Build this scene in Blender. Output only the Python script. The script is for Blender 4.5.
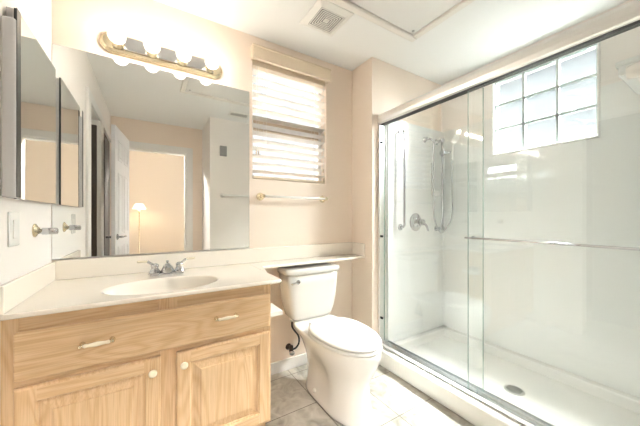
import bpy, bmesh, math, random
from mathutils import Vector, Matrix
random.seed(4)
S = bpy.context.scene
C = bpy.context.collection
PI = math.pi
for o in list(bpy.data.objects): bpy.data.objects.remove(o)

# ---------------------------------------------------------------- camera
H = 1.156
cam = bpy.data.cameras.new('camera'); co = bpy.data.objects.new('camera', cam); C.objects.link(co)
cam.sensor_width = 36; cam.lens = 273.5 * 36 / 640
cam.shift_y = 4 / 640; cam.clip_start = 0.02
co.location = (0, 0, H); co.rotation_euler = (PI / 2, 0, -math.radians(31.864))
S.camera = co
S.view_settings.view_transform = 'Standard'; S.view_settings.look = 'None'
S.view_settings.gamma = 1; S.view_settings.use_curve_mapping = False
S.view_settings.exposure = 2.25

# ---------------------------------------------------------------- world, sun, daylight, added fill lamps
W = bpy.data.worlds.new('sky'); S.world = W; W.use_nodes = True
bg = W.node_tree.nodes['Background']
bg.inputs[0].default_value = (0.94, 0.97, 1.0, 1); bg.inputs[1].default_value = 0.27

def lamp(name, kind, loc, energy, color=(1, 1, 1), size=1, size_y=None, direction=None, radius=None):
    l = bpy.data.lights.new(name, kind); l.energy = energy; l.color = color
    if kind == 'AREA':
        l.size = size
        if size_y: l.shape = 'RECTANGLE'; l.size_y = size_y
    if radius is not None: l.shadow_soft_size = radius
    o = bpy.data.objects.new(name, l); C.objects.link(o); o.location = loc
    if direction: o.rotation_euler = Vector(direction).to_track_quat('-Z', 'Y').to_euler()
    return o
sun = lamp('sun', 'SUN', (4, 0, 5), 20.0, (1, 0.97, 0.92), direction=(-0.48, 0.15, -1)); sun.data.angle = math.radians(6)
def aim(p, q): return tuple(Vector(q) - Vector(p))
lamp('skylight_back', 'AREA', (0.92, 3.0, 3.5), 55, (1, 0.97, 0.94), 1.6, 1.0, aim((0.92, 3.0, 3.5), (0.92, 1.95, 1.85)))
lamp('skylight_shower', 'AREA', (3.4, 0.85, 3.7), 1750, (1, 0.965, 0.92), 1.4, 1.4, aim((3.4, 0.85, 3.7), (2.42, 0.85, 1.97)))
lamp('shower_window_fill', 'AREA', (3.5, 0.40, 2.5), 105, (1, 0.97, 0.95), 0.65, 0.8, aim((3.5, 0.40, 2.5), (2.42, 0.85, 1.97)))  # added fill outside the shower window, brightens counter and left wall
lamp('bedroom_doorway_fill', 'AREA', (0.15, -1.05, 2.36), 31, (1, 0.97, 0.94), 1.0, 0.12, (0.12, 1, -0.45))  # added fill shining through the doorway, no fixture behind it
lamp('bedroom_side_fill', 'AREA', (1.9, -3.0, 1.6), 6, (1, 0.97, 0.93), 1.6, 1.6, (-1, -0.1, 0))  # added soft fill inside the bedroom, no window modelled there

# ---------------------------------------------------------------- materials
def sr(r, g, b):
    f = lambda c: c / 12.92 if c <= 0.04045 else ((c + 0.055) / 1.055) ** 2.4
    return (f(r / 255), f(g / 255), f(b / 255), 1)
def mat(name, col, rough=0.5, metal=0.0, spec=0.5, bump=0, bscale=40, coat=0, emis=None, estr=0, var=0):
    m = bpy.data.materials.new(name); m.use_nodes = True
    nt = m.node_tree; p = nt.nodes['Principled BSDF']
    p.inputs['Base Color'].default_value = col; p.inputs['Roughness'].default_value = rough
    p.inputs['Metallic'].default_value = metal; p.inputs['Specular IOR Level'].default_value = spec
    if coat: p.inputs['Coat Weight'].default_value = coat; p.inputs['Coat Roughness'].default_value = 0.05
    if emis: p.inputs['Emission Color'].default_value = emis; p.inputs['Emission Strength'].default_value = estr
    tc = nt.nodes.new('ShaderNodeTexCoord')
    if bump or var:
        n = nt.nodes.new('ShaderNodeTexNoise'); n.inputs['Scale'].default_value = bscale; n.inputs['Detail'].default_value = 3
        nt.links.new(tc.outputs['Object'], n.inputs['Vector'])
        if bump:
            b = nt.nodes.new('ShaderNodeBump'); b.inputs['Strength'].default_value = bump; b.inputs['Distance'].default_value = 0.004
            nt.links.new(n.outputs['Fac'], b.inputs['Height']); nt.links.new(b.outputs['Normal'], p.inputs['Normal'])
        if var:
            mx = nt.nodes.new('ShaderNodeMix'); mx.data_type = 'RGBA'
            mx.inputs['A'].default_value = col; mx.inputs['B'].default_value = tuple(c * (1 - var) for c in col[:3]) + (1,)
            nt.links.new(n.outputs['Fac'], mx.inputs['Factor']); nt.links.new(mx.outputs['Result'], p.inputs['Base Color'])
    return m
def ramp(nt, stops):
    r = nt.nodes.new('ShaderNodeValToRGB'); e = r.color_ramp.elements
    while len(e) < len(stops): e.new(0.5)
    for i, (p, c) in enumerate(stops): e[i].position = p; e[i].color = c
    return r
def oak(name, axis):
    m = bpy.data.materials.new(name); m.use_nodes = True; nt = m.node_tree; p = nt.nodes['Principled BSDF']
    tc = nt.nodes.new('ShaderNodeTexCoord'); mp = nt.nodes.new('ShaderNodeMapping')
    nt.links.new(tc.outputs['Object'], mp.inputs['Vector'])
    sc = [7.0, 7.0, 7.0]; sc[axis] = 0.8; mp.inputs['Scale'].default_value = sc
    n1 = nt.nodes.new('ShaderNodeTexNoise'); n1.inputs['Scale'].default_value = 1.0; n1.inputs['Detail'].default_value = 2
    n1.inputs['Distortion'].default_value = 0.5
    nt.links.new(mp.outputs['Vector'], n1.inputs['Vector'])
    mul = nt.nodes.new('ShaderNodeMath'); mul.operation = 'MULTIPLY'; mul.inputs[1].default_value = 95
    nt.links.new(n1.outputs['Fac'], mul.inputs[0])
    sn = nt.nodes.new('ShaderNodeMath'); sn.operation = 'SINE'; nt.links.new(mul.outputs[0], sn.inputs[0])
    mr = nt.nodes.new('ShaderNodeMapRange'); mr.inputs['From Min'].default_value = -1; nt.links.new(sn.outputs[0], mr.inputs['Value'])
    mp2 = nt.nodes.new('ShaderNodeMapping'); sc2 = [260.0] * 3; sc2[axis] = 8.0; mp2.inputs['Scale'].default_value = sc2
    nt.links.new(tc.outputs['Object'], mp2.inputs['Vector'])
    n2 = nt.nodes.new('ShaderNodeTexNoise'); n2.inputs['Scale'].default_value = 1.0; n2.inputs['Detail'].default_value = 2
    nt.links.new(mp2.outputs['Vector'], n2.inputs['Vector'])
    r1 = ramp(nt, [(0.0, sr(206, 171, 130)), (0.45, sr(213, 180, 140)), (1.0, sr(216, 185, 146))])
    nt.links.new(mr.outputs['Result'], r1.inputs['Fac'])
    r2 = ramp(nt, [(0.35, (0.80, 0.76, 0.70, 1)), (0.6, (1, 1, 1, 1))]); nt.links.new(n2.outputs['Fac'], r2.inputs['Fac'])
    mx = nt.nodes.new('ShaderNodeMix'); mx.data_type = 'RGBA'; mx.blend_type = 'MULTIPLY'; mx.inputs['Factor'].default_value = 0.6
    nt.links.new(r1.outputs['Color'], mx.inputs['A']); nt.links.new(r2.outputs['Color'], mx.inputs['B'])
    nt.links.new(mx.outputs['Result'], p.inputs['Base Color'])
    p.inputs['Roughness'].default_value = 0.38; p.inputs['Coat Weight'].default_value = 0.15
    return m
def tile_mat():
    m = bpy.data.materials.new('floor_tile'); m.use_nodes = True; nt = m.node_tree; p = nt.nodes['Principled BSDF']
    g = nt.nodes.new('ShaderNodeNewGeometry'); sx = nt.nodes.new('ShaderNodeSeparateXYZ'); nt.links.new(g.outputs['Position'], sx.inputs[0])
    lines = []
    for ax, off, pitch in (('X', 0.884, 0.347), ('Y', 1.107, 0.355)):
        a = nt.nodes.new('ShaderNodeMath'); a.operation = 'SUBTRACT'; a.inputs[1].default_value = off - 20 * pitch - pitch / 2
        nt.links.new(sx.outputs[ax], a.inputs[0])
        b = nt.nodes.new('ShaderNodeMath'); b.operation = 'MODULO'; b.inputs[1].default_value = pitch; nt.links.new(a.outputs[0], b.inputs[0])
        c = nt.nodes.new('ShaderNodeMath'); c.operation = 'SUBTRACT'; c.inputs[1].default_value = pitch / 2; nt.links.new(b.outputs[0], c.inputs[0])
        d = nt.nodes.new('ShaderNodeMath'); d.operation = 'ABSOLUTE'; nt.links.new(c.outputs[0], d.inputs[0])
        e = nt.nodes.new('ShaderNodeMath'); e.operation = 'LESS_THAN'; e.inputs[1].default_value = 0.0022; nt.links.new(d.outputs[0], e.inputs[0])
        lines.append(e)
    mxx = nt.nodes.new('ShaderNodeMath'); mxx.operation = 'MAXIMUM'
    nt.links.new(lines[0].outputs[0], mxx.inputs[0]); nt.links.new(lines[1].outputs[0], mxx.inputs[1])
    n = nt.nodes.new('ShaderNodeTexNoise'); n.inputs['Scale'].default_value = 9; n.inputs['Detail'].default_value = 8; n.inputs['Distortion'].default_value = 1.2
    nt.links.new(g.outputs['Position'], n.inputs['Vector'])
    r = ramp(nt, [(0.30, sr(150, 144, 133)), (0.5, sr(182, 176, 165)), (0.7, sr(205, 200, 190))]); nt.links.new(n.outputs['Fac'], r.inputs['Fac'])
    mx = nt.nodes.new('ShaderNodeMix'); mx.data_type = 'RGBA'; nt.links.new(mxx.outputs[0], mx.inputs['Factor'])
    nt.links.new(r.outputs['Color'], mx.inputs['A']); mx.inputs['B'].default_value = sr(105, 98, 90)
    nt.links.new(mx.outputs['Result'], p.inputs['Base Color']); p.inputs['Roughness'].default_value = 0.35
    return m
def glass_mat(name, tint, boost=1.0, f0=0.05):
    m = bpy.data.materials.new(name); m.use_nodes = True; nt = m.node_tree
    for n in list(nt.nodes): nt.nodes.remove(n)
    out = nt.nodes.new('ShaderNodeOutputMaterial'); tr = nt.nodes.new('ShaderNodeBsdfTransparent'); tr.inputs[0].default_value = tint
    gl = nt.nodes.new('ShaderNodeBsdfGlossy'); gl.inputs['Roughness'].default_value = 0.0
    lw = nt.nodes.new('ShaderNodeLayerWeight'); lw.inputs['Blend'].default_value = 0.5
    pw = nt.nodes.new('ShaderNodeMath'); pw.operation = 'POWER'; pw.inputs[1].default_value = 4.5; nt.links.new(lw.outputs['Facing'], pw.inputs[0])
    ma = nt.nodes.new('ShaderNodeMath'); ma.operation = 'MULTIPLY_ADD'; ma.inputs[1].default_value = 0.9 * boost; ma.inputs[2].default_value = f0
    nt.links.new(pw.outputs[0], ma.inputs[0])
    ms = nt.nodes.new('ShaderNodeMixShader'); nt.links.new(ma.outputs[0], ms.inputs[0]); nt.links.new(tr.outputs[0], ms.inputs[1]); nt.links.new(gl.outputs[0], ms.inputs[2])
    nt.links.new(ms.outputs[0], out.inputs[0]); return m
def block_mat():
    m = bpy.data.materials.new('glass_block'); m.use_nodes = True; nt = m.node_tree
    for n in list(nt.nodes): nt.nodes.remove(n)
    out = nt.nodes.new('ShaderNodeOutputMaterial'); tc = nt.nodes.new('ShaderNodeTexCoord')
    w = nt.nodes.new('ShaderNodeTexNoise'); w.inputs['Scale'].default_value = 24; w.inputs['Detail'].default_value = 1.5; w.inputs['Distortion'].default_value = 2.5
    nt.links.new(tc.outputs['Object'], w.inputs['Vector'])
    bp = nt.nodes.new('ShaderNodeBump'); bp.inputs['Strength'].default_value = 1.0; bp.inputs['Distance'].default_value = 0.03
    nt.links.new(w.outputs['Fac'], bp.inputs['Height'])
    r = ramp(nt, [(0.36, (0.74, 0.755, 0.745, 1)), (0.47, (0.57, 0.61, 0.635, 1)), (0.52, (0.67, 0.70, 0.715, 1)), (0.6, (0.72, 0.74, 0.75, 1))]); nt.links.new(w.outputs['Fac'], r.inputs['Fac'])
    tr = nt.nodes.new('ShaderNodeBsdfTransparent'); nt.links.new(r.outputs['Color'], tr.inputs[0])
    tl = nt.nodes.new('ShaderNodeBsdfTranslucent'); tl.inputs[0].default_value = (0.85, 0.93, 0.97, 1); nt.links.new(bp.outputs['Normal'], tl.inputs['Normal'])
    gl = nt.nodes.new('ShaderNodeBsdfGlossy'); gl.inputs['Roughness'].default_value = 0.05; nt.links.new(bp.outputs['Normal'], gl.inputs['Normal'])
    m1 = nt.nodes.new('ShaderNodeMixShader'); m1.inputs[0].default_value = 0.004
    nt.links.new(tr.outputs[0], m1.inputs[1]); nt.links.new(tl.outputs[0], m1.inputs[2])
    m2 = nt.nodes.new('ShaderNodeMixShader'); m2.inputs[0].default_value = 0.07
    nt.links.new(m1.outputs[0], m2.inputs[1]); nt.links.new(gl.outputs[0], m2.inputs[2]); nt.links.new(m2.outputs[0], out.inputs[0])
    return m
def slat_mat():
    m = mat('blind_slat', sr(232, 226, 217), 0.45); nt = m.node_tree; p = nt.nodes['Principled BSDF']
    tl = nt.nodes.new('ShaderNodeBsdfTranslucent'); tl.inputs[0].default_value = (0.95, 0.92, 0.86, 1)
    ms = nt.nodes.new('ShaderNodeMixShader'); ms.inputs[0].default_value = 0.06
    nt.links.new(p.outputs[0], ms.inputs[1]); nt.links.new(tl.outputs[0], ms.inputs[2]); nt.links.new(ms.outputs[0], nt.nodes['Material Output'].inputs[0])
    return m
def emit(name, col, st):
    m = bpy.data.materials.new(name); m.use_nodes = True; nt = m.node_tree
    for n in list(nt.nodes): nt.nodes.remove(n)
    o = nt.nodes.new('ShaderNodeOutputMaterial'); e = nt.nodes.new('ShaderNodeEmission'); e.inputs[0].default_value = col; e.inputs[1].default_value = st
    nt.links.new(e.outputs[0], o.inputs[0]); return m

M = dict(
    wall=mat('peach_wall_paint', sr(246, 230, 214), 0.6, bump=0.12, bscale=90, spec=0.3),
    wall_white=mat('white_wall_paint', sr(245, 239, 233), 0.6, bump=0.12, bscale=90, spec=0.3),
    bed=mat('bedroom_wall_paint', sr(232, 222, 209), 0.7, bump=0.1, bscale=90, spec=0.2),
    ceil=mat('ceiling_paint', sr(244, 243, 240), 0.7, bump=0.15, bscale=70, spec=0.2),
    dark=mat('dark_closet_tone', sr(84, 76, 68), 0.7, bump=0.1),  # one even dark tone for closet walls and dark panels
    trim=mat('white_trim_paint', sr(240, 238, 234), 0.35, bump=0.03),
    doorw=mat('white_door_paint', sr(238, 238, 240), 0.35, bump=0.03),
    oak_h=oak('oak_horizontal', 0), oak_v=oak('oak_vertical', 2),
    marble=mat('cultured_marble', sr(251, 242, 229), 0.12, coat=0.4, var=0.03, bscale=6),
    chrome=mat('chrome', (0.60, 0.61, 0.63, 1), 0.10, 1, var=0.05),
    brass=mat('brass', sr(226, 212, 182), 0.2, 1, var=0.08),
    satin=mat('brushed_aluminium', (0.93, 0.915, 0.89, 1), 0.33, 1, bump=0.05),
    mirror=mat('mirror_silver', (0.86, 0.88, 0.87, 1), 0.0, 1),
    mirror_back=mat('mirror_edge', sr(70, 74, 72), 0.3, 0.5),
    porcelain=mat('porcelain', sr(238, 234, 228), 0.07, coat=0.5, var=0.01),
    plastic=mat('white_plastic', sr(242, 241, 236), 0.25, var=0.01),
    ivory=mat('ivory_ceramic', sr(243, 232, 208), 0.15, var=0.03),
    acrylic=mat('white_acrylic', sr(243, 243, 240), 0.09, coat=0.3, var=0.01, bscale=3),
    pan=mat('shower_pan_acrylic', sr(242, 240, 235), 0.25, bump=0.05, bscale=200),
    grey=mat('grey_cabinet_side', sr(205, 203, 203), 0.4, 0.0, var=0.04),
    valance=mat('tan_valance', sr(226, 208, 182), 0.45, var=0.04, bscale=20),
    tanrail=mat('tan_window_rail', sr(206, 186, 160), 0.5, var=0.04),
    rubber=mat('dark_rubber', sr(42, 42, 42), 0.5, var=0.2),
    bronze=mat('dark_valve_metal', sr(70, 62, 56), 0.35, 0.7, var=0.2),
    mortar=mat('grout', sr(196, 206, 204), 0.7, bump=0.2),
    carpet=mat('bedroom_carpet', sr(196, 180, 158), 0.95, bump=0.6, bscale=300, var=0.1),
    grille=mat('vent_plastic', sr(240, 237, 230), 0.4, var=0.03),
    slot=mat('vent_dark', sr(48, 42, 36), 0.8, var=0.1),
    steel=mat('drain_steel', (0.55, 0.54, 0.52, 1), 0.3, 1, var=0.1),
    speaker=mat('grey_plastic', sr(150, 148, 146), 0.5, var=0.1),
    track=mat('bright_chrome', (0.78, 0.80, 0.82, 1), 0.14, 1, var=0.04), hatch=mat('hatch_trim_paint', sr(240, 235, 227), 0.4, bump=0.03), tile=tile_mat(), glass=glass_mat('shower_glass', (0.982, 0.992, 0.987, 1), 1.0, 0.065),
    pane=glass_mat('window_glass', (0.97, 0.98, 0.98, 1), 0.6, 0.03), gedge=mat('glass_edge', sr(120, 150, 140), 0.1, coat=0.5, var=0.05),
    block=block_mat(), slat=slat_mat(),
    bulb=None, shade=mat('lamp_shade', sr(250, 238, 214), 0.8, emis=(1, 0.82, 0.55, 1), estr=0.9, var=0.02),
)
def bulb_mat():
    m = glass_mat('bulb_glass', (1, 0.99, 0.97, 1), 1.0, 0.06); nt = m.node_tree
    out = [n for n in nt.nodes if n.type == 'OUTPUT_MATERIAL'][0]; src = out.inputs[0].links[0].from_socket
    e = nt.nodes.new('ShaderNodeEmission'); e.inputs[0].default_value = (1, 0.86, 0.66, 1); e.inputs[1].default_value = 2.0
    ad = nt.nodes.new('ShaderNodeMixShader'); ad.inputs[0].default_value = 0.22
    nt.links.new(src, ad.inputs[1]); nt.links.new(e.outputs[0], ad.inputs[2]); nt.links.new(ad.outputs[0], out.inputs[0]); return m
M['bulb'] = bulb_mat()

# ---------------------------------------------------------------- helpers
OFF = {}
def B(): return bmesh.new()
def box(bm, a, b, bev=0, seg=2, rot=None, mi=0):
    """axis aligned box between corners a and b; rot=(angle, pivot) turns it about z"""
    a, b = Vector(a), Vector(b); c = (a + b) / 2; d = b - a
    r = bmesh.ops.create_cube(bm, size=1); vs = r['verts']
    for v in vs: v.co = Vector((v.co.x * d.x, v.co.y * d.y, v.co.z * d.z)) + c
    if bev:
        es = list({e for v in vs for e in v.link_edges})
        rr = bmesh.ops.bevel(bm, geom=es, offset=bev, segments=seg, affect='EDGES', profile=0.5)
        vs = list({v for v in rr['verts']} | {v for v in vs if v.is_valid})
    if rot:
        ang, piv = rot; R = Matrix.Rotation(ang, 4, 'Z'); piv = Vector(piv)
        for v in vs: v.co = R @ (v.co - piv) + piv
    return bm
def ring(n, rx, ry, c, ex=2.0):
    pts = []
    for i in range(n):
        t = 2 * PI * i / n; ct, st = math.cos(t), math.sin(t)
        pts.append(Vector((c[0] + rx * math.copysign(abs(ct) ** (2 / ex), ct), c[1] + ry * math.copysign(abs(st) ** (2 / ex), st), c[2])))
    return pts
def loft(bm, rings, cap0=True, cap1=True):
    vr = [[bm.verts.new(p) for p in r] for r in rings]
    n = len(vr[0])
    for a, b in zip(vr, vr[1:]):
        for i in range(n):
            f = bm.faces.new((a[i], a[(i + 1) % n], b[(i + 1) % n], b[i])); f.smooth = True
    if cap0: bm.faces.new(vr[0][::-1])
    if cap1: bm.faces.new(vr[-1])
    return bm
def frame(axis):
    z = Vector(axis).normalized(); x = z.orthogonal().normalized(); return x, z.cross(x), z
def lathe(bm, prof, org, axis=(0, 0, 1), n=24, cap0=True, cap1=True):
    """prof: list of (radius, distance along axis)"""
    x, y, z = frame(axis); org = Vector(org)
    loft(bm, [[org + z * h + (x * math.cos(2 * PI * i / n) + y * math.sin(2 * PI * i / n)) * max(r, 1e-4) for i in range(n)] for r, h in prof], cap0, cap1)
    return bm
def smooth_path(pts, k=6):
    P = [Vector(p) for p in pts]; out = []
    for i in range(len(P) - 1):
        p0 = P[max(i - 1, 0)]; p1 = P[i]; p2 = P[i + 1]; p3 = P[min(i + 2, len(P) - 1)]
        for j in range(k):
            t = j / k
            out.append(0.5 * ((2 * p1) + (p2 - p0) * t + (2 * p0 - 5 * p1 + 4 * p2 - p3) * t * t + (3 * p1 - p0 - 3 * p2 + p3) * t ** 3))
    out.append(P[-1]); return out
def tube(bm, pts, r, n=12):
    pts = [Vector(p) for p in pts]; rr = r if isinstance(r, (list, tuple)) else [r] * len(pts)
    rings = []; x = None
    for i, p in enumerate(pts):
        t = (pts[min(i + 1, len(pts) - 1)] - pts[max(i - 1, 0)]).normalized()
        if x is None: x = t.orthogonal().normalized()
        else: x = (x - t * x.dot(t)).normalized()
        y = t.cross(x)
        rings.append([p + (x * math.cos(2 * PI * j / n) + y * math.sin(2 * PI * j / n)) * rr[i] for j in range(n)])
    return loft(bm, rings)
def sphere(bm, c, r, u=20, v=14, sc=(1, 1, 1)):
    res = bmesh.ops.create_uvsphere(bm, u_segments=u, v_segments=v, radius=r)
    for q in res['verts']: q.co = Vector((q.co.x * sc[0], q.co.y * sc[1], q.co.z * sc[2])) + Vector(c)
    for q in res['verts']:
        for f in q.link_faces: f.smooth = True
    return bm
def tag(o, label=None, cat=None, group=None, kind=None):
    if label: o['label'] = label
    if cat: o['category'] = cat
    if group: o['group'] = group
    if kind: o['kind'] = kind
    return o
def thing(name, loc, label, cat, group=None):
    o = bpy.data.objects.new(name, None); C.objects.link(o); o.location = loc; o.empty_display_size = 0.05
    OFF[o.name] = Vector(loc); return tag(o, label, cat, group)
def obj(name, bm, m, parent=None, label=None):
    bmesh.ops.recalc_face_normals(bm, faces=bm.faces)
    me = bpy.data.meshes.new(name)
    if parent is not None: off = OFF[parent.name]
    else:
        xs = [v.co for v in bm.verts]
        off = Vector(((min(v.x for v in xs) + max(v.x for v in xs)) / 2, (min(v.y for v in xs) + max(v.y for v in xs)) / 2, min(v.z for v in xs)))
    for v in bm.verts: v.co -= off
    bm.to_mesh(me); bm.free()
    for mm in (m if isinstance(m, (list, tuple)) else [m]): me.materials.append(mm)
    o = bpy.data.objects.new(name, me); C.objects.link(o)
    if parent is not None: o.parent = parent
    else: o.location = off
    OFF[o.name] = off
    if label: o['label'] = label
    return o
def pieces(name, bm, m, parent, label=None):
    """one object for every loose piece of the mesh"""
    left = set(bm.verts); out = []
    while left:
        st_ = [left.pop()]; comp = set(st_)
        while st_:
            v = st_.pop()
            for e in v.link_edges:
                w = e.other_vert(v)
                if w not in comp: comp.add(w); left.discard(w); st_.append(w)
        nb = B(); mp = {v: nb.verts.new(v.co) for v in comp}
        for f in {f for v in comp for f in v.link_faces}:
            g = nb.faces.new([mp[v] for v in f.verts]); g.smooth = f.smooth
        out.append(obj(name, nb, m, parent, label))
    bm.free(); return out
def struct(name, bm, m, parent=None):
    o = obj(name, bm, m, parent)
    if parent is None: o['kind'] = 'structure'
    return o
def bx(a, b, bev=0, **k): return box(B(), a, b, bev, **k)

# ---------------------------------------------------------------- key dimensions
XL, XR, YB, YN, YF, ZC = -0.424, 1.51, 1.896, 0.064, -0.56, 2.44
YS, XS = 1.64, 2.41            # framing planes of the shower end and side
XJ = 0.652                     # entry recess corner
WX0, WX1, WZ0, WZ1 = 0.615, 1.238, 1.428, 2.30      # blind window
GY0, GY1, GZ0, GZ1 = 0.543, 1.156, 1.672, 2.262     # glass block window

# ---------------------------------------------------------------- structure
struct('floor', bx((-1.3, YF - 0.1, -0.1), (2.6, 2.05, 0)), M['tile'])
struct('floor_bedroom', bx((-2.2, -5.4, -0.1), (2.6, YF - 0.1, -0.001)), M['carpet'])
b = B(); box(b, (-2.3, -5.4, 3.3), (2.6, YF, 3.4)); box(b, (-2.3, YF - 0.1, ZC), (XS + 0.03, 2.05, ZC + 0.1))
struct('ceiling', b, M['ceil'])
# back wall with its window hole
b = B()
box(b, (XL - 0.1, YB, 0), (WX0, YB + 0.12, ZC)); box(b, (WX1, YB, 0), (XR, YB + 0.12, ZC))
box(b, (WX0, YB, 0), (WX1, YB + 0.12, WZ0)); box(b, (WX0, YB, WZ1), (WX1, YB + 0.12, ZC))
struct('wall_back', b, M['wall'])
struct('wall_shower_end', bx((XR, YS, 0), (XS + 0.15, YB + 0.12, ZC)), M['wall'])
b = B()
box(b, (XS, YN, 0), (XS + 0.08, GY0, ZC)); box(b, (XS, GY1, 0), (XS + 0.08, YS, ZC))
box(b, (XS, GY0, 0), (XS + 0.08, GY1, GZ0)); box(b, (XS, GY0, GZ1), (XS + 0.08, GY1, ZC))
struct('wall_right', b, M['wall_white'])
struct('wall_front', bx((XJ, YF - 0.1, 0), (XS + 0.12, YN, ZC)), M['wall_white'])
# left wall with the closet openings (measured through the mirror)
L1a, L1b, L2a, L2b = 0.935, 0.40, 0.21, -0.50
b = B(); T = XL - 0.1
box(b, (T, L1a, 0), (XL, YB, ZC)); box(b, (T, L2a, 0), (XL, L1b, 2.09)); box(b, (T, YF - 0.1, 0), (XL, L2b, 2.09))
box(b, (T, YF - 0.1, 2.09), (XL, L1a, ZC))
struct('wall_left', b, M['wall_white'])
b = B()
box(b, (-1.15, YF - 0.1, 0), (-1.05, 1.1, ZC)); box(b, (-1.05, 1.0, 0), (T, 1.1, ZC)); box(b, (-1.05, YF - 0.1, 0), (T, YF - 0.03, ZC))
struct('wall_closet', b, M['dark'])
# entry wall with the bedroom doorway
D0, D1, DZ = -0.30, 0.44, 2.06
b = B(); box(b, (XL, YF - 0.1, 0), (D0, YF, ZC)); box(b, (D1, YF - 0.1, 0), (XJ, YF, ZC)); box(b, (D0, YF - 0.1, DZ), (D1, YF, ZC))
struct('wall_entry', b, M['wall'])
b = B()
box(b, (D0 - 0.085, YF, 0), (D0 + 0.0, YF + 0.018, DZ + 0.085), 0.004); box(b, (D1, YF, 0), (D1 + 0.085, YF + 0.018, DZ + 0.085), 0.004)
box(b, (D0, YF, DZ), (D1, YF + 0.018, DZ + 0.085), 0.004)
box(b, (D0 + 0.0005, YF - 0.1, 0), (D0 + 0.018, YF + 0.001, DZ - 0.018)); box(b, (D1 - 0.018, YF - 0.1, 0), (D1 - 0.0005, YF + 0.001, DZ - 0.018)); box(b, (D0, YF - 0.1, DZ - 0.018), (D1, YF + 0.001, DZ - 0.0005))
dr = struct('door_1', b, M['trim'])
obj('strike_plate', bx((D1 - 0.020, YF - 0.07, 0.93), (D1 - 0.018, YF - 0.04, 1.0)), M['brass'], dr)
b = B()
box(b, (XL, L1a, 0), (XL + 0.02, L1a + 0.09, 2.17), 0.004); box(b, (XL, L2b - 0.03, 2.09), (XL + 0.02, L1a, 2.17), 0.004)
box(b, (XL, L2a + 0.0, 0), (XL + 0.02, L1b, 2.09), 0.004)
box(b, (T, L1a - 0.018, 0), (XL + 0.02, L1a - 0.0005, 2.09)); box(b, (T, L1b + 0.0005, 0), (XL, L1b + 0.018, 2.089))
struct('trim_1', b, M['trim'])
# closet door, hinged on its far jamb and standing open into the closet
d2 = struct('door_2', bx((-0.602, 0.02, 0.012), (-0.566, L1b - 0.02, 2.05), 0.002), M['doorw'])
struct('dark_jamb_panel', bx((-0.528, L1b + 0.0185, 0.012), (-0.432, L1b + 0.05, 2.03), 0.002), M['dark'])  # dark panel added so the far jamb reads dark
b = B()
for z in (0.25, 1.05, 1.85): box(b, (-0.600, L1b - 0.0195, z), (-0.575, L1b - 0.012, z + 0.09), 0.002)
pieces('hinge', b, M['bronze'], d2)
# dark panel of the second opening
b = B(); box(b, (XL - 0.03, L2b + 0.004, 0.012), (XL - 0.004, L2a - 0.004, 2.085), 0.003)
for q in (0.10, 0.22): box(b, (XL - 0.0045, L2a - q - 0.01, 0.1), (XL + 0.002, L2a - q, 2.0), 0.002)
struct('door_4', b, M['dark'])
# white six panel door standing open beside the left wall
def panel_door(name, a, c, z0, z1, m):
    a, c = Vector(a), Vector(c); L = (c - a).length; ang = math.atan2(c.y - a.y, c.x - a.x); b = B()
    box(b, (0, -0.017, z0), (L, 0.017, z1), 0.002)
    for (u0, u1) in ((0.16, 0.44), (0.56, 0.84)):
        for (w0, w1) in ((0.12, 0.42), (0.48, 0.78), (0.84, 0.94)):
            for s in (-1, 1):
                y0 = s * 0.017
                x0, x1, q0, q1 = L * u0, L * u1, z0 + (z1 - z0) * w0, z0 + (z1 - z0) * w1
                for p0, p1 in (((x0, q0), (x1, q0 + 0.014)), ((x0, q1 - 0.014), (x1, q1)), ((x0, q0), (x0 + 0.014, q1)), ((x1 - 0.014, q0), (x1, q1))):
                    box(b, (p0[0], min(y0, y0 + s * 0.006), p0[1]), (p1[0], max(y0, y0 + s * 0.006), p1[1]), 0.002)
                box(b, (x0 + 0.035, min(y0, y0 + s * 0.005), q0 + 0.035), (x1 - 0.035, max(y0, y0 + s * 0.005), q1 - 0.035), 0.004)
    R = Matrix.Rotation(ang, 4, 'Z')
    for v in b.verts: v.co = R @ v.co + Vector((a.x, a.y, 0))
    return struct(name, b, m), R, Vector((a.x, a.y, 0))
d3, R3, A3 = panel_door('door_3', (-0.300, 0.50), (-0.222, -0.10), 0.012, 2.045, M['doorw'])
b = B()
for s in (-1, 1):
    c0 = R3 @ Vector((0.06, s * 0.0175, 0.96)) + A3; n = R3 @ Vector((0, s, 0))
    lathe(b, [(0.030, 0), (0.030, 0.006), (0.022, 0.012), (0.011, 0.014), (0.011, 0.05)], c0, n, 20)
    e = c0 + n * 0.045; tube(b, [e - (R3 @ Vector((0.01, 0, 0))), e + (R3 @ Vector((0.05, 0, 0))), e + (R3 @ Vector((0.11, s * 0.006, 0)))], [0.010, 0.009, 0.007])
obj('door_handle', b, M['chrome'], d3)
# bedroom shell
b = B()
box(b, (-2.3, -5.4, 0), (2.6, -5.3, 3.3)); box(b, (-2.3, -5.3, 0), (-2.2, YF - 0.1, 3.3)); box(b, (2.5, -5.3, 0), (2.6, YF - 0.1, 3.3)); box(b, (-2.2, YF - 0.16, 0), (-1.15, YF - 0.1, 3.3)); box(b, (-2.2, YF - 0.1, ZC + 0.1005), (2.5, YF, 3.3))
struct('wall_bedroom', b, M['bed'])
# baseboards
struct('baseboard_back', bx((0.53, YB - 0.014, 0), (XR, YB, 0.085), 0.004), M['trim'])
struct('baseboard_return', bx((XR - 0.014, YS, 0), (XR, YB - 0.014, 0.085), 0.004), M['trim'])

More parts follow.
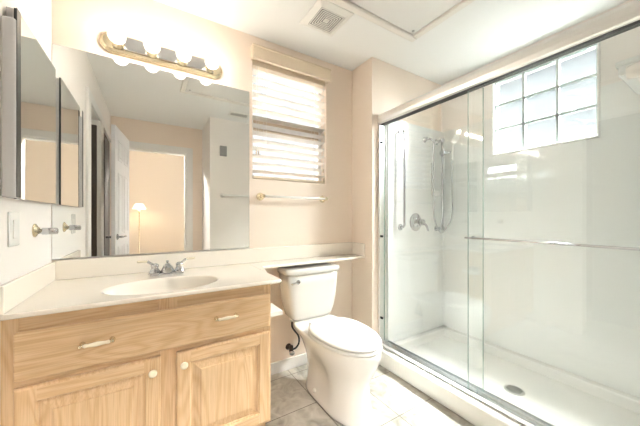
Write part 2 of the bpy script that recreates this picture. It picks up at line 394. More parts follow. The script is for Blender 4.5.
# ---------------------------------------------------------------- back window with blind
b = B(); fy = YB + 0.075
box(b, (WX0, fy, WZ0), (WX0 + 0.03, fy + 0.03, WZ1)); box(b, (WX1 - 0.03, fy, WZ0), (WX1, fy + 0.03, WZ1))
box(b, (WX0, fy, WZ0), (WX1, fy + 0.03, WZ0 + 0.03)); box(b, (WX0, fy, WZ1 - 0.03), (WX1, fy + 0.03, WZ1))
w1 = struct('window_1', b, M['trim'])
obj('meeting_rail', bx((WX0 + 0.03, fy - 0.004, 1.80), (WX1 - 0.03, fy + 0.026, 1.885), 0.003), M['tanrail'], w1, 'tan horizontal rail across the middle of the window')
obj('window_pane', bx((WX0 + 0.03, fy + 0.012, WZ0 + 0.03), (WX1 - 0.03, fy + 0.016, WZ1 - 0.03)), M['pane'], w1)
bl = thing('window_blind', (0.925, YB + 0.03, WZ0), 'white slatted venetian blind with a tan valance, hanging in the window beside the big mirror', 'blind')
b = B(); box(b, (0.602, YB - 0.052, 2.262), (1.250, YB - 0.030, 2.352), 0.004)
box(b, (0.602, YB - 0.030, 2.262), (0.612, YB - 0.001, 2.352), 0.002); box(b, (1.240, YB - 0.030, 2.262), (1.250, YB - 0.001, 2.352), 0.002)
box(b, (0.600, YB - 0.056, 2.342), (1.252, YB - 0.028, 2.356), 0.003); box(b, (0.600, YB - 0.055, 2.258), (1.252, YB - 0.029, 2.266), 0.002)
obj('valance', b, M['valance'], bl, 'tan moulded valance board')
obj('head_rail', bx((WX0 + 0.006, YB + 0.006, 2.238), (WX1 - 0.006, YB + 0.056, 2.285), 0.003), M['valance'], bl)
b = B(); nS = 14; zt, zb = 2.205, 1.487
tl = math.radians(-13)
for i in range(nS):
    z = zt + (zb - zt) * i / (nS - 1); yc = YB + 0.034
    prof = []
    for k in range(5):
        q = (k - 2) / 4 * 0.058; arch = 0.0022 * (1 - (k - 2) ** 2 / 4)
        prof.append((yc + q * math.cos(tl) - arch * math.sin(tl), z + q * math.sin(tl) + arch))
    top = [[b.verts.new((x, y, zz + 0.0013)) for y, zz in prof] for x in (WX0 + 0.007, WX1 - 0.007)]
    bot = [[b.verts.new((x, y, zz - 0.0013)) for y, zz in prof] for x in (WX0 + 0.007, WX1 - 0.007)]
    for k in range(4):
        b.faces.new((top[0][k], top[0][k + 1], top[1][k + 1], top[1][k])); b.faces.new((bot[0][k], bot[1][k], bot[1][k + 1], bot[0][k + 1]))
    for r_ in (0, 1):
        for k in range(4): b.faces.new((top[r_][k], top[r_][k + 1], bot[r_][k + 1], bot[r_][k]))
    for k in (0, 4): b.faces.new((top[0][k], top[1][k], bot[1][k], bot[0][k]))
obj('slats', b, M['slat'], bl)
obj('bottom_rail', bx((WX0 + 0.007, YB + 0.006, WZ0 + 0.006), (WX1 - 0.007, YB + 0.056, WZ0 + 0.024), 0.003), M['valance'], bl, 'tan bottom rail of the blind')
b = B()
for x in (0.72, 1.13):
    for yy in (YB + 0.004, YB + 0.058): tube(b, [(x, yy, WZ0 + 0.024), (x, yy, 2.24)], 0.0012, 6)
pieces('ladder_cord', b, M['plastic'], bl)
b = B()
for x, z in ((0.643, 1.63), (0.660, 1.63), (1.205, 1.55), (1.212, 1.47)):
    tube(b, [(x, YB - 0.004, z), (x, YB - 0.004, 2.24)], 0.0009, 6)
pieces('pull_cord', b, M['plastic'], bl)
b = B()
for x, z in ((0.643, 1.60), (0.660, 1.60), (1.205, 1.52), (1.212, 1.44)):
    lathe(b, [(0.003, 0.034), (0.005, 0.02), (0.0065, 0)], (x, YB - 0.006, z), (0, 0, 1), 10)
pieces('cord_tassel', b, M['tanrail'], bl)

# ---------------------------------------------------------------- glass block window
b = B(); gx0, gx1 = XS + 0.0, XS + 0.034; ny = nz = 3
gw = (GY1 - GY0) / 3; gh = (GZ1 - GZ0) / 3; j = 0.008
for k in range(4):
    y = GY0 + gw * k; box(b, (gx0 + 0.006, max(y - j, GY0), GZ0), (gx1, min(y + j, GY1), GZ1))
    z = GZ0 + gh * k; box(b, (gx0 + 0.006, GY0, max(z - j, GZ0)), (gx1, GY1, min(z + j, GZ1)))
w2 = struct('window_2', b, M['mortar'])
for iy in range(3):
    for iz in range(3):
        y0, z0 = GY0 + gw * iy + j, GZ0 + gh * iz + j
        bb = bx((gx0 + 0.002, y0 + 0.0005, z0 + 0.0005), (gx1 - 0.004, y0 + gw - 2 * j - 0.0005, z0 + gh - 2 * j - 0.0005), 0.008, seg=3)
        obj('glass_block', bb, M['block'], w2)
b = B()
for p0, p1 in (((GY0 - 0.012, GZ0 - 0.014), (GY1 + 0.012, GZ0)), ((GY0 - 0.012, GZ0), (GY0, GZ1)), ((GY1, GZ0), (GY1 + 0.012, GZ1)), ((GY0 - 0.012, GZ1), (GY1 + 0.012, GZ1 + 0.012))):
    box(b, (XS - 0.014, p0[0], p0[1]), (XS - 0.001, p1[0], p1[1]), 0.003)
obj('window_frame', b, M['acrylic'], w2)

# ---------------------------------------------------------------- shower
ZT = 1.972; SX, SY, SN = 2.40, 1.61, 0.094
su = thing('shower_surround', (2.40, 1.0, 0.112), 'glossy white acrylic wall panels lining the shower below the glass block window', 'shower wall')
b = B(); box(b, (SX, SN, 0.112), (XS - 0.0005, SY, GZ0 - 0.016), 0); box(b, (SX, SN, GZ0 - 0.016), (XS - 0.0005, GY0 - 0.014, ZT), 0); box(b, (SX, GY1 + 0.014, GZ0 - 0.016), (XS - 0.0005, SY, ZT), 0)
obj('side_panel', b, M['acrylic'], su)
obj('end_panel', bx((1.66, SY, 0.112), (XS - 0.001, YS - 0.0005, ZT), 0.003), M['acrylic'], su)
obj('end_panel', bx((1.66, YN + 0.0005, 0.112), (XS - 0.001, SN, ZT), 0.003), M['acrylic'], su)
b = B()
box(b, (SX - 0.012, SY - 0.012, 0.113), (SX + 0.002, SY + 0.002, ZT), 0.006, seg=3)
obj('corner_cove', b, M['acrylic'], su)
# pan
pn = thing('shower_pan', (2.0, 0.85, 0), 'white acrylic shower pan with a raised curb along the tile floor', 'shower pan')
b = B()
box(b, (1.60, YN + 0.001, 0.0), (XS - 0.001, YS - 0.001, 0.045), 0.002)
box(b, (1.520, YN + 0.001, 0.0), (1.668, YS - 0.001, 0.120), 0.012, seg=4)
box(b, (SX - 0.055, YN + 0.001, 0.03), (XS - 0.001, YS - 0.001, 0.111), 0.010, seg=4)
box(b, (1.62, SY - 0.050, 0.03), (XS - 0.001, YS - 0.001, 0.111), 0.010, seg=4)
box(b, (1.62, YN + 0.001, 0.03), (XS - 0.001, SN + 0.05, 0.111), 0.010, seg=4)
obj('basin', b, M['pan'], pn)
dc = (1.985, 0.832, 0.0455)
b = B(); lathe(b, [(0.056, 0), (0.055, 0.003), (0.046, 0.004)], dc, n=32)
dn = obj('drain', b, M['steel'], pn, 'round steel drain cover')
b = B()
for q in range(-3, 4):
    hl = math.sqrt(0.042 ** 2 - (q * 0.0115) ** 2)
    for s in (-1, 1):
        box(b, (dc[0] + (0.003 if s > 0 else -hl), dc[1] + q * 0.0115 - 0.0036, dc[2] + 0.0035), (dc[0] + (hl if s > 0 else -0.003), dc[1] + q * 0.0115 + 0.0036, dc[2] + 0.0052))
obj('drain_slots', b, M['rubber'], dn, 'dark drain openings')
# corner shelf near the camera end
b = B()
box(b, (2.01, SN + 0.001, 1.865), (SX - 0.001, 0.380, 1.925), 0.008, seg=3); box(b, (2.004, SN + 0.001, 1.912), (2.026, 0.388, 1.94), 0.006, seg=3); box(b, (2.012, 0.366, 1.912), (SX - 0.001, 0.388, 1.94), 0.006, seg=3)
tag(obj('shower_shelf', b, M['acrylic']), 'thick white acrylic corner shelf high on the shower wall, right photo edge', 'shelf')

# door frame: header, track, jambs
fr = thing('shower_door_frame', (1.60, 0.85, 0.12), 'bright metal header, track and side jamb framing the sliding shower doors', 'shower frame')
b = B()
hx0, hx1, y0, y1 = 1.568, 1.652, SN - 0.029, YS - 0.001
prof = [(1.652, 1.925), (1.652, 1.985), (1.640, 1.994), (1.596, 1.994), (1.578, 1.988), (1.568, 1.970), (1.566, 1.940), (1.570, 1.917), (1.578, 1.910), (1.590, 1.910), (1.590, 1.925)]
loft(b, [[Vector((x, y, z)) for x, z in prof] for y in (y0, y1)])
for f in b.faces: f.smooth = False
hd = obj('header', b, M['satin'], fr, 'brushed aluminium header rail')
obj('header_channel', bx((1.591, y0, 1.9085), (1.640, y1, 1.924)), M['rubber'], hd, 'dark channel under the header rail')
b = B()
box(b, (1.575, y0, 0.1205), (1.650, y1, 0.128), 0.002); box(b, (1.575, y0, 0.127), (1.581, y1, 0.150), 0.002); box(b, (1.603, y0, 0.127), (1.607, y1, 0.139), 0.001); box(b, (1.644, y0, 0.127), (1.650, y1, 0.156), 0.002)
obj('bottom_track', b, M['track'], fr, 'bright metal bottom track')
for yy0, yy1 in ((YS - 0.020, YS - 0.001), (YN + 0.002, YN + 0.030)):
    b = B(); box(b, (1.572, yy0, 0.1285), (1.578, yy1, 1.909), 0.001); box(b, (1.646, yy0, 0.1285), (1.652, yy1, 1.909), 0.001)
    w0 = yy1 - 0.004 if yy0 > 1 else yy0
    box(b, (1.578, w0, 0.1285), (1.646, w0 + 0.004, 1.909))
    obj('jamb', b, M['satin'], fr)
b = B(); box(b, (1.583, YS - 0.012, 0.13), (1.645, YS - 0.0055, 1.899))
obj('jamb_seal', b, M['satin'], fr)
b = B()
for z in (0.34, 1.00, 1.76): lathe(b, [(0.009, 0), (0.009, 0.022), (0.005, 0.025)], (1.592, YS - 0.012, z), (0, -1, 0), 14)
pieces('bumper', b, M['rubber'], fr, 'small black rubber bumper')

def glass_panel(name, x, ya, yb, za, zb, label):
    t = thing(name, (x, (ya + yb) / 2, za), label, 'shower door')
    obj('glass', bx((x - 0.003, ya + 0.002, za), (x + 0.003, yb - 0.002, zb)), M['glass'], t)
    b = B(); box(b, (x - 0.0031, ya, za), (x + 0.0031, ya + 0.0018, zb)); box(b, (x - 0.0031, yb - 0.0018, za), (x + 0.0031, yb, zb))
    obj('glass_edge', b, M['gedge'], t)
    return t
pi = glass_panel('shower_door_panel', 1.624, 0.838, YS - 0.020, 0.150, 1.899, 'frameless sliding glass door panel on the valve side of the shower')
po = glass_panel('shower_door_panel', 1.594, YN + 0.030, 0.910, 0.142, 1.899, 'sliding glass door panel with a long thin towel bar, nearer the camera')
obj('bottom_guide', bx((1.584, 0.83, 0.130), (1.602, 0.93, 0.142), 0.002), M['rubber'], po, 'black guide at the foot of the panel')
bt = B(); xb, zb_ = 1.553, 1.036
tube(bt, [(xb, 0.16, zb_), (xb, 0.905, zb_)], 0.0052, 12)
tbr = obj('towel_bar', bt, M['chrome'], po, 'long thin chrome towel bar across the glass')
b = B()
for y in (0.20, 0.875): lathe(b, [(0.011, 0), (0.011, 0.003), (0.005, 0.005), (0.005, 0.037)], (1.5905, y, zb_), (-1, 0, 0), 14)
pieces('bar_post', b, M['chrome'], tbr)

# valve
vx, vz = 1.995, 1.111
vt = thing('shower_valve', (vx, SY, vz), 'round chrome shower valve with lever handle on the shower end wall', 'shower valve')
b = B(); lathe(b, [(0.078, 0), (0.078, 0.004), (0.070, 0.010), (0.045, 0.014), (0.034, 0.02), (0.034, 0.045), (0.030, 0.05)], (vx, SY - 0.0005, vz), (0, -1, 0), 32); obj('escutcheon', b, M['chrome'], vt)
b = B(); lathe(b, [(0.026, 0), (0.028, 0.02), (0.024, 0.035), (0.010, 0.04)], (vx, SY - 0.05, vz), (0, -1, 0), 24)
tube(b, smooth_path([(vx, SY - 0.075, vz), (vx + 0.03, SY - 0.09, vz - 0.03), (vx + 0.045, SY - 0.095, vz - 0.075)]), [0.012 - 0.0004 * k for k in range(13)])
obj('lever', b, M['chrome'], vt)
# vertical grab bar
gt = thing('grab_bar', (1.80, SY, 1.06), 'slim vertical chrome bar left of the shower valve', 'grab bar')
b = B(); gx = 1.80; gy = SY - 0.045
tube(b, smooth_path([(gx, SY - 0.003, 1.07), (gx, gy + 0.012, 1.073), (gx, gy, 1.09), (gx, gy, 1.11)], 4) + smooth_path([(gx, gy, 1.84), (gx, gy, 1.86), (gx, gy + 0.012, 1.877), (gx, SY - 0.003, 1.88)], 4), 0.010, 14)
obj('bar', b, M['chrome'], gt)
for z in (1.07, 1.88):
    b = B(); lathe(b, [(0.028, 0), (0.027, 0.005), (0.018, 0.011)], (gx, SY - 0.0005, z), (0, -1, 0), 20); obj('wall_flange', b, M['chrome'], gt)
# slide bar with hand shower
st = thing('hand_shower_set', (2.29, SY, 1.05), 'chrome slide bar with hand shower and looping hose in the shower corner', 'hand shower')
sx_, sy_ = 2.285, SY - 0.065
b = B(); tube(b, [(sx_, sy_, 1.03), (sx_, sy_, 1.88)], 0.011, 16); obj('slide_bar', b, M['chrome'], st)
for z in (1.05, 1.86):
    b = B(); lathe(b, [(0.026, 0), (0.026, 0.006), (0.014, 0.012), (0.014, 0.05), (0.020, 0.055), (0.020, 0.078)], (sx_, SY - 0.0005, z), (0, -1, 0), 20); obj('bar_bracket', b, M['chrome'], st)
b = B(); box(b, (sx_ - 0.02, sy_ - 0.03, 1.725), (sx_ + 0.02, sy_ + 0.018, 1.765), 0.008); tube(b, [(sx_, sy_ - 0.02, 1.745), (sx_ + 0.04, sy_ - 0.06, 1.745)], 0.013); obj('slider', b, M['chrome'], st)
hx, hy = sx_ + 0.045, sy_ - 0.068
b = B(); tube(b, smooth_path([(hx, hy, 1.67), (hx, hy, 1.76), (hx - 0.002, hy - 0.005, 1.81), (hx - 0.005, hy - 0.02, 1.85)], 5), [0.010 + 0.0003 * k for k in range(16)])
lathe(b, [(0.012, 0.02), (0.03, 0.012), (0.042, 0), (0.042, -0.010), (0.036, -0.014)], (hx - 0.006, hy - 0.03, 1.86), (0.1, 0.8, 0.5), 24)
obj('shower_head', b, M['plastic'], st, 'white and chrome hand shower head')
b = B(); px = 2.135
tube(b, smooth_path([(px - 0.01, SY - 0.045, 1.858), (px + 0.03, SY - 0.055, 1.83), (px + 0.035, SY - 0.055, 1.70), (px + 0.035, SY - 0.055, 1.30), (px + 0.05, SY - 0.06, 1.12), (px + 0.10, SY - 0.085, 1.02), (px + 0.15, SY - 0.11, 1.06), (hx, hy, 1.18), (hx, hy, 1.40), (hx, hy, 1.67)], 8), 0.0068, 10)
obj('hose', b, M['chrome'], st)
b = B(); lathe(b, [(0.024, 0), (0.024, 0.005), (0.011, 0.010), (0.011, 0.05)], (px - 0.02, SY - 0.0005, 1.855), (0, -1, 0), 18); tube(b, [(px - 0.045, SY - 0.045, 1.862), (px + 0.01, SY - 0.047, 1.856)], 0.010)
obj('supply_elbow', b, M['chrome'], st)
# soap caddy
sd = thing('soap_holder', (2.23, SY, 1.35), 'white soap holder with a small chrome tray behind the hose loop', 'soap holder')
b = B(); box(b, (2.205, SY - 0.014, 1.36), (2.262, SY - 0.0005, 1.66), 0.006); obj('back_plate', b, M['acrylic'], sd)
b = B(); box(b, (2.200, SY - 0.05, 1.345), (2.268, SY - 0.015, 1.395), 0.006); obj('tray', b, M['satin'], sd)

# ---------------------------------------------------------------- vanity cabinet
CX0, CX1, CY0, CY1, CZ = XL + 0.002, 0.527, 1.328, YB - 0.002, 0.8165
vc = thing('vanity_cabinet', (0.05, 1.6, 0), 'light oak vanity cabinet with two doors under the washbasin counter', 'vanity cabinet')
b = B(); box(b, (CX0, CY0 + 0.02, 0.11), (CX1, CY1, 0.13)); box(b, (CX0, CY1 - 0.01, 0.13), (CX1, CY1, CZ)); box(b, (CX0, CY0 + 0.02, 0.13), (CX0 + 0.02, CY1, CZ)); box(b, (CX1 - 0.02, CY0 + 0.02, 0.13), (CX1, CY1, CZ))
obj('body', b, M['oak_v'], vc)
b = B(); box(b, (CX0, CY0 + 0.07, 0.0), (CX1 - 0.002, CY1, 0.11)); obj('toe_kick', b, M['oak_h'], vc)
b = B()
for x0, x1 in ((CX0, CX0 + 0.045), (0.030, 0.100), (CX1 - 0.04, CX1)): box(b, (x0, CY0, 0.108), (x1, CY0 + 0.0195, 0.816), 0.002)
pieces('stile', b, M['oak_v'], vc)
b = B()
for x0, x1 in ((CX0 + 0.045, 0.030), (0.100, CX1 - 0.04)):
    for z0, z1 in ((0.108, 0.15), (0.56, 0.62), (0.75, 0.816)): box(b, (x0, CY0 + 0.0005, z0), (x1, CY0 + 0.019, z1), 0.001)
box(b, (0.030, CY0 - 0.0002, 0.625), (0.1, CY0 + 0.01, 0.745))
pieces('rail', b, M['oak_h'], vc)
df = CY0 - 0.019
b = B(); box(b, (-0.388, df, 0.600), (0.516, CY0 - 0.001, 0.768), 0.0075, seg=3)
dw = obj('drawer_front', b, M['oak_h'], vc)
def pull(x, z, par):
    for s in (-1, 1):
        b = B(); lathe(b, [(0.009, 0), (0.008, 0.003), (0.0045, 0.006), (0.0045, 0.022)], (x + s * 0.044, df - 0.0003, z), (0, -1, 0), 14)
        sphere(b, (x + s * 0.047, df - 0.024, z), 0.0065, 12, 8)
        obj('pull_post', b, M['brass'], par, 'brass post of the pull')
    b = B(); lathe(b, [(0.0045, -0.040), (0.0075, -0.034), (0.006, -0.026), (0.0085, 0), (0.006, 0.026), (0.0075, 0.034), (0.0045, 0.040)], (x, df - 0.024, z), (1, 0, 0), 16)
    obj('pull_grip', b, M['ivory'], par, 'ivory grip of the pull')
pull(-0.166, 0.690, dw); pull(0.300, 0.694, dw)
def cab_door(x0, x1, z0, z1, kx):
    b = B(); w = 0.062
    for a0, a1, c0, c1 in ((x0, x1, z0, z0 + w), (x0, x1, z1 - w, z1)):
        pass
    # frame as one ring mesh with eased outer edge and moulded inner edge
    def rect(i, y): return [Vector((x0 + i, y, z0 + i)), Vector((x1 - i, y, z0 + i)), Vector((x1 - i, y, z1 - i)), Vector((x0 + i, y, z1 - i))]
    loft(b, [rect(0, CY0 - 0.001), rect(0, df + 0.006), rect(0.003, df + 0.002), rect(0.008, df), rect(w - 0.010, df), rect(w - 0.006, df + 0.005), rect(w - 0.001, df + 0.006), rect(w, df + 0.013), rect(w + 0.006, df + 0.013)], True, True)
    for f in b.faces: f.smooth = False
    d = obj('cabinet_door', b, [M['oak_v']], vc)
    b = B(); i = w + 0.006
    loft(b, [rect(i, df + 0.0128), rect(i, df + 0.0125), rect(i + 0.028, df + 0.005), rect(i + 0.029, df + 0.002), rect(i + 0.034, df + 0.001)], True, True)
    for f in b.faces: f.smooth = False
    obj('raised_panel', b, M['oak_v'], d)
    b = B()
    for z in (z0 + 0.008, z1 - w + 0.010): box(b, (x0 + w - 0.004, df - 0.0003, z), (x1 - w + 0.004, df + 0.001, z + w - 0.018))
    pieces('door_rail', b, M['oak_h'], d)
    b = B(); lathe(b, [(0.006, 0), (0.006, 0.010), (0.011, 0.014), (0.0155, 0.020), (0.0145, 0.026), (0.007, 0.029)], (kx, df - 0.0003, z1 - 0.052), (0, -1, 0), 20)
    obj('knob', b, M['ivory'], d, 'round ivory knob')
cab_door(-0.388, 0.038, 0.125, 0.578, 0.010); cab_door(0.095, 0.516, 0.125, 0.578, 0.124)

# ---------------------------------------------------------------- counter with basin and shelf over the toilet
ct = thing('vanity_counter', (0.05, 1.6, 0.817), 'cream cultured marble counter with moulded oval basin and a narrow shelf over the toilet', 'counter')
b = B(); zt_, zb_ = 0.835, 0.817; ec = Vector((0.062, 1.505)); ea, eb = 0.235, 0.155
ox0, ox1, oy0, oy1 = XL + 0.001, 0.577, 1.304, YB - 0.001
angs = sorted(set([2 * PI * i / 72 for i in range(72)] + [math.atan2(y - ec.y, x - ec.x) % (2 * PI) for x in (ox0, ox1) for y in (oy0, oy1)]))
def outer(t):
    dx, dy = math.cos(t), math.sin(t); s = 1e9
    if dx > 1e-9: s = min(s, (ox1 - ec.x) / dx)
    if dx < -1e-9: s = min(s, (ox0 - ec.x) / dx)
    if dy > 1e-9: s = min(s, (oy1 - ec.y) / dy)
    if dy < -1e-9: s = min(s, (oy0 - ec.y) / dy)
    return Vector((ec.x + dx * s, ec.y + dy * s))
def oring(z, inset=0):
    r = []
    for t in angs:
        p = outer(t); x = min(max(p.x, ox0 + inset), ox1 - inset); y = min(max(p.y, oy0 + inset), oy1 - inset); r.append(Vector((x, y, z)))
    return r
def ell(k, z): return [Vector((ec.x + ea * k / math.sqrt(math.cos(t) ** 2 + (ea / eb * math.sin(t)) ** 2) * math.cos(t), ec.y + ea * k / math.sqrt(math.cos(t) ** 2 + (ea / eb * math.sin(t)) ** 2) * math.sin(t), z)) for t in angs]
rings = [ell(1.05, zb_ - 0.02), ell(1.06, zb_), oring(zb_, 0.004), oring(zb_ + 0.004), oring(zt_ - 0.005), oring(zt_ - 0.0015, 0.0015), oring(zt_, 0.005), ell(1.05, zt_), ell(1.02, zt_ - 0.001), ell(1.0, zt_ - 0.004), ell(0.96, zt_ - 0.016), ell(0.9, zt_ - 0.045), ell(0.78, zt_ - 0.085), ell(0.55, zt_ - 0.115), ell(0.25, zt_ - 0.13), ell(0.08, zt_ - 0.133)]
loft(b, rings, False, True)
for f in b.faces:
    zs = [v.co.z for v in f.verts]
    if max(zs) - min(zs) < 1e-5: f.smooth = False
# shelf over the toilet and the angled link
sy0 = 1.716
pts = [(0.576, 1.50), (0.62, sy0), (XR - 0.001, sy0), (XR - 0.001, YB - 0.001), (0.576, YB - 0.001)]
def poly(z, k=0): return [Vector((x + (k if i in (1,) else 0), y + (k if i in (1, 2) else 0), z)) for i, (x, y) in enumerate(pts)]
loft(b, [poly(zb_ + 0.0004), poly(zt_ - 0.004), poly(zt_ - 0.0004, 0.004)])
for f in list(b.faces)[-7:]: f.smooth = False
sl = obj('slab', b, M['marble'], ct)
b = B(); box(b, (XL + 0.018, YB - 0.020, zt_ + 0.0002), (XR - 0.001, YB - 0.001, 0.936), 0.004, seg=3); obj('backsplash', b, M['marble'], ct)
b = B(); box(b, (XL + 0.001, 1.306, zt_ + 0.0002), (XL + 0.018, YB - 0.001, 0.930), 0.004, seg=3); obj('side_splash', b, M['marble'], ct)
b = B(); box(b, (XR - 0.018, sy0 + 0.002, zt_ + 0.0002), (XR - 0.0015, YB - 0.021, 0.936), 0.004, seg=3); obj('side_splash', b, M['marble'], ct)
b = B(); lathe(b, [(0.021, 0), (0.021, 0.003), (0.015, 0.004), (0.014, 0.010), (0.004, 0.012)], (ec.x, ec.y, zt_ - 0.1328), n=20); obj('basin_drain', b, M['chrome'], ct)

# faucet
fx, fyy = 0.083, 1.745
ft = thing('faucet', (fx, fyy, zt_), 'chrome two handle faucet with pale lever tips behind the basin', 'faucet')
b = B()
loft(b, [ring(32, 0.082, 0.027, (fx, fyy, zt_ + 0.0004), 3), ring(32, 0.082, 0.027, (fx, fyy, zt_ + 0.008), 3), ring(32, 0.072, 0.022, (fx, fyy, zt_ + 0.015), 3)])
obj('base_plate', b, M['chrome'], ft)
b = B()
loft(b, [ring(20, 0.036, 0.028, (fx, fyy, zt_ + 0.012), 2.4), ring(20, 0.030, 0.027, (fx, fyy - 0.002, zt_ + 0.032), 2.2), ring(20, 0.020, 0.022, (fx, fyy - 0.006, zt_ + 0.054))])
tube(b, smooth_path([(fx, fyy + 0.004, zt_ + 0.030), (fx, fyy - 0.015, zt_ + 0.048), (fx, fyy - 0.055, zt_ + 0.050), (fx, fyy - 0.09, zt_ + 0.038)], 6), [0.023 - 0.0005 * k for k in range(19)], 16)
lathe(b, [(0.004, 0), (0.004, 0.03), (0.007, 0.034), (0.006, 0.042)], (fx, fyy + 0.014, zt_ + 0.035), n=12)
obj('spout', b, M['chrome'], ft)
for s in (-1, 1):
    hx_ = fx + s * 0.060
    b = B(); lathe(b, [(0.031, 0.010), (0.029, 0.020), (0.021, 0.034), (0.016, 0.044), (0.020, 0.050), (0.019, 0.060), (0.009, 0.067)], (hx_, fyy, zt_), n=24)
    tube(b, smooth_path([(hx_, fyy, zt_ + 0.056), (hx_ + s * 0.018, fyy + 0.004, zt_ + 0.066), (hx_ + s * 0.034, fyy + 0.008, zt_ + 0.078)], 5), 0.0072, 10)
    h = obj('faucet_handle', b, M['chrome'], ft)
    b = B(); p0 = Vector((hx_ + s * 0.032, fyy + 0.008, zt_ + 0.078)); tube(b, [p0, p0 + Vector((s * 0.008, 0, 0.002)), p0 + Vector((s * 0.045, 0.002, 0.003)), p0 + Vector((s * 0.050, 0.002, 0.003))], [0.004, 0.006, 0.0065, 0.004], 12)
    obj('lever_tip', b, M['ivory'], h, 'pale lever tip')

# ---------------------------------------------------------------- wall mirror
mr = thing('wall_mirror', (0.08, YB, 0.94), 'large frameless wall mirror above the washbasin counter', 'mirror')
obj('glass_sheet', bx((XL + 0.003, YB - 0.006, 0.942), (0.590, YB - 0.0055, 2.034)), M['mirror'], mr)
obj('mirror_back', bx((XL + 0.0025, YB - 0.0054, 0.9415), (0.5908, YB - 0.0006, 2.0348)), M['mirror_back'], mr)
b = B(); box(b, (XL + 0.003, YB - 0.0085, 0.937), (0.591, YB - 0.0006, 0.9414)); box(b, (XL + 0.003, YB - 0.0085, 0.937), (0.591, YB - 0.0065, 0.944)); obj('bottom_channel', b, M['satin'], mr)

# ---------------------------------------------------------------- medicine cabinet on the left wall
mc = thing('medicine_cabinet', (XL, 1.63, 1.22), 'mirrored medicine cabinet with grey sides on the left wall', 'medicine cabinet')
b = B(); box(b, (XL + 0.0005, 1.3755, 1.222), (XL + 0.019, 1.840, 1.885), 0.002)
obj('body', b, M['grey'], mc)
obj('end_cap', bx((XL + 0.0005, 1.335, 1.222), (XL + 0.036, 1.375, 1.832), 0.006, seg=3), M['grey'], mc)
obj('hinge_strip', bx((XL + 0.0362, 1.341, 1.224), (XL + 0.038, 1.375, 1.872), 0.0005), M['mirror_back'], mc, 'dark strip beside the mirror door')
obj('door_back', bx((XL + 0.0195, 1.376, 1.220), (XL + 0.0260, 1.842, 1.888), 0.001), M['mirror_back'], mc, 'dark edge of the mirror door')
obj('mirror_door', bx((XL + 0.0262, 1.3765, 1.2205), (XL + 0.0275, 1.8415, 1.8875)), M['mirror'], mc)


# switch plate
sw = thing('light_switch', (XL, 1.43, 1.05), 'white rocker switch plate on the left wall under the medicine cabinet', 'light switch')
b = B(); box(b, (XL + 0.0003, 1.388, 1.050), (XL + 0.006, 1.478, 1.175), 0.003); obj('plate', b, M['plastic'], sw)
b = B(); box(b, (XL + 0.006, 1.415, 1.078), (XL + 0.0095, 1.450, 1.146), 0.002); obj('rocker', b, M['plastic'], sw)
# towel post
tp = thing('towel_post', (XL, 1.652, 1.10), 'short chrome towel post with a brass flange on the left wall by the mirror', 'towel post')
b = B(); lathe(b, [(0.029, 0), (0.029, 0.004), (0.023, 0.008), (0.018, 0.010), (0.012, 0.016)], (XL + 0.0003, 1.652, 1.098), (1, 0, 0), 24); obj('flange', b, M['brass'], tp, 'round brass flange')
b = B(); lathe(b, [(0.012, 0.012), (0.010, 0.022), (0.015, 0.026), (0.0145, 0.072), (0.010, 0.076)], (XL, 1.652, 1.094), (1, 0, 0), 20); obj('post', b, M['chrome'], tp)

# ---------------------------------------------------------------- towel bars
def bar(name, x0, x1, y, z, sgn, m1, m2, label, flat=False):
    t = thing(name, ((x0 + x1) / 2, y, z), label, 'towel bar'); yo = y + sgn * 0.06
    b = B()
    if flat: box(b, (x0, min(yo - 0.006, yo + 0.006), z - 0.012), (x1, max(yo - 0.006, yo + 0.006), z + 0.012), 0.003)
    else: tube(b, [(x0, yo, z), (x1, yo, z)], 0.0085, 16)
    obj('bar', b, m1, t)
    for x in (x0, x1):
        b = B(); lathe(b, [(0.028, 0), (0.028, 0.004), (0.024, 0.009), (0.016, 0.012), (0.010, 0.02), (0.010, 0.045), (0.015, 0.05), (0.015, 0.062), (0.012, 0.074)], (x, y + sgn * 0.0004, z), (0, sgn, 0), 24)
        obj('post', b, m2, t)
M['acrylic_bar'] = mat('clear_white_bar', sr(246, 242, 236), 0.1, coat=0.5, var=0.01)
bar('towel_bar_rail', 0.672, 1.200, YB, 1.302, -1, M['acrylic_bar'], M['brass'], 'white towel bar with brass ends on the wall below the blind')
bar('towel_bar_rail', 0.80, 1.42, YN, 1.44, 1, M['plastic'], M['plastic'], 'white towel bar on the white wall seen in the mirror', True)
b = B(); box(b, (0.770, YN + 0.0004, 1.952), (0.856, YN + 0.03, 2.082), 0.005)
for k in range(6): box(b, (0.780, YN + 0.0295, 1.966 + k * 0.018), (0.846, YN + 0.032, 1.974 + k * 0.018), 0.001)
tag(obj('wall_chime', b, M['speaker']), 'small grey wall box high on the white wall seen in the mirror', 'wall box')

# ---------------------------------------------------------------- vanity light
vl = thing('vanity_light', (0.088, YB, 2.06), 'brass and mirror bar light with four clear globe bulbs above the mirror', 'wall light')
b = B()
def stad(x0, x1, z0, z1, y, n=10):
    r = (z1 - z0) / 2; zc = (z0 + z1) / 2; p = []
    for i in range(n + 1): a = -PI / 2 + PI * i / n; p.append(Vector((x1 - r + r * math.cos(a), y, zc + r * math.sin(a))))
    for i in range(n + 1): a = PI / 2 + PI * i / n; p.append(Vector((x0 + r + r * math.cos(a), y, zc + r * math.sin(a))))
    return p
loft(b, [stad(-0.232, 0.408, 2.060, 2.172, YB - 0.0005), stad(-0.232, 0.408, 2.060, 2.172, YB - 0.012), stad(-0.226, 0.402, 2.066, 2.166, YB - 0.018), stad(-0.226, 0.402, 2.066, 2.166, YB - 0.026), stad(-0.216, 0.392, 2.076, 2.156, YB - 0.034)])
for f in b.faces: f.smooth = False
obj('back_plate', b, M['brass'], vl)
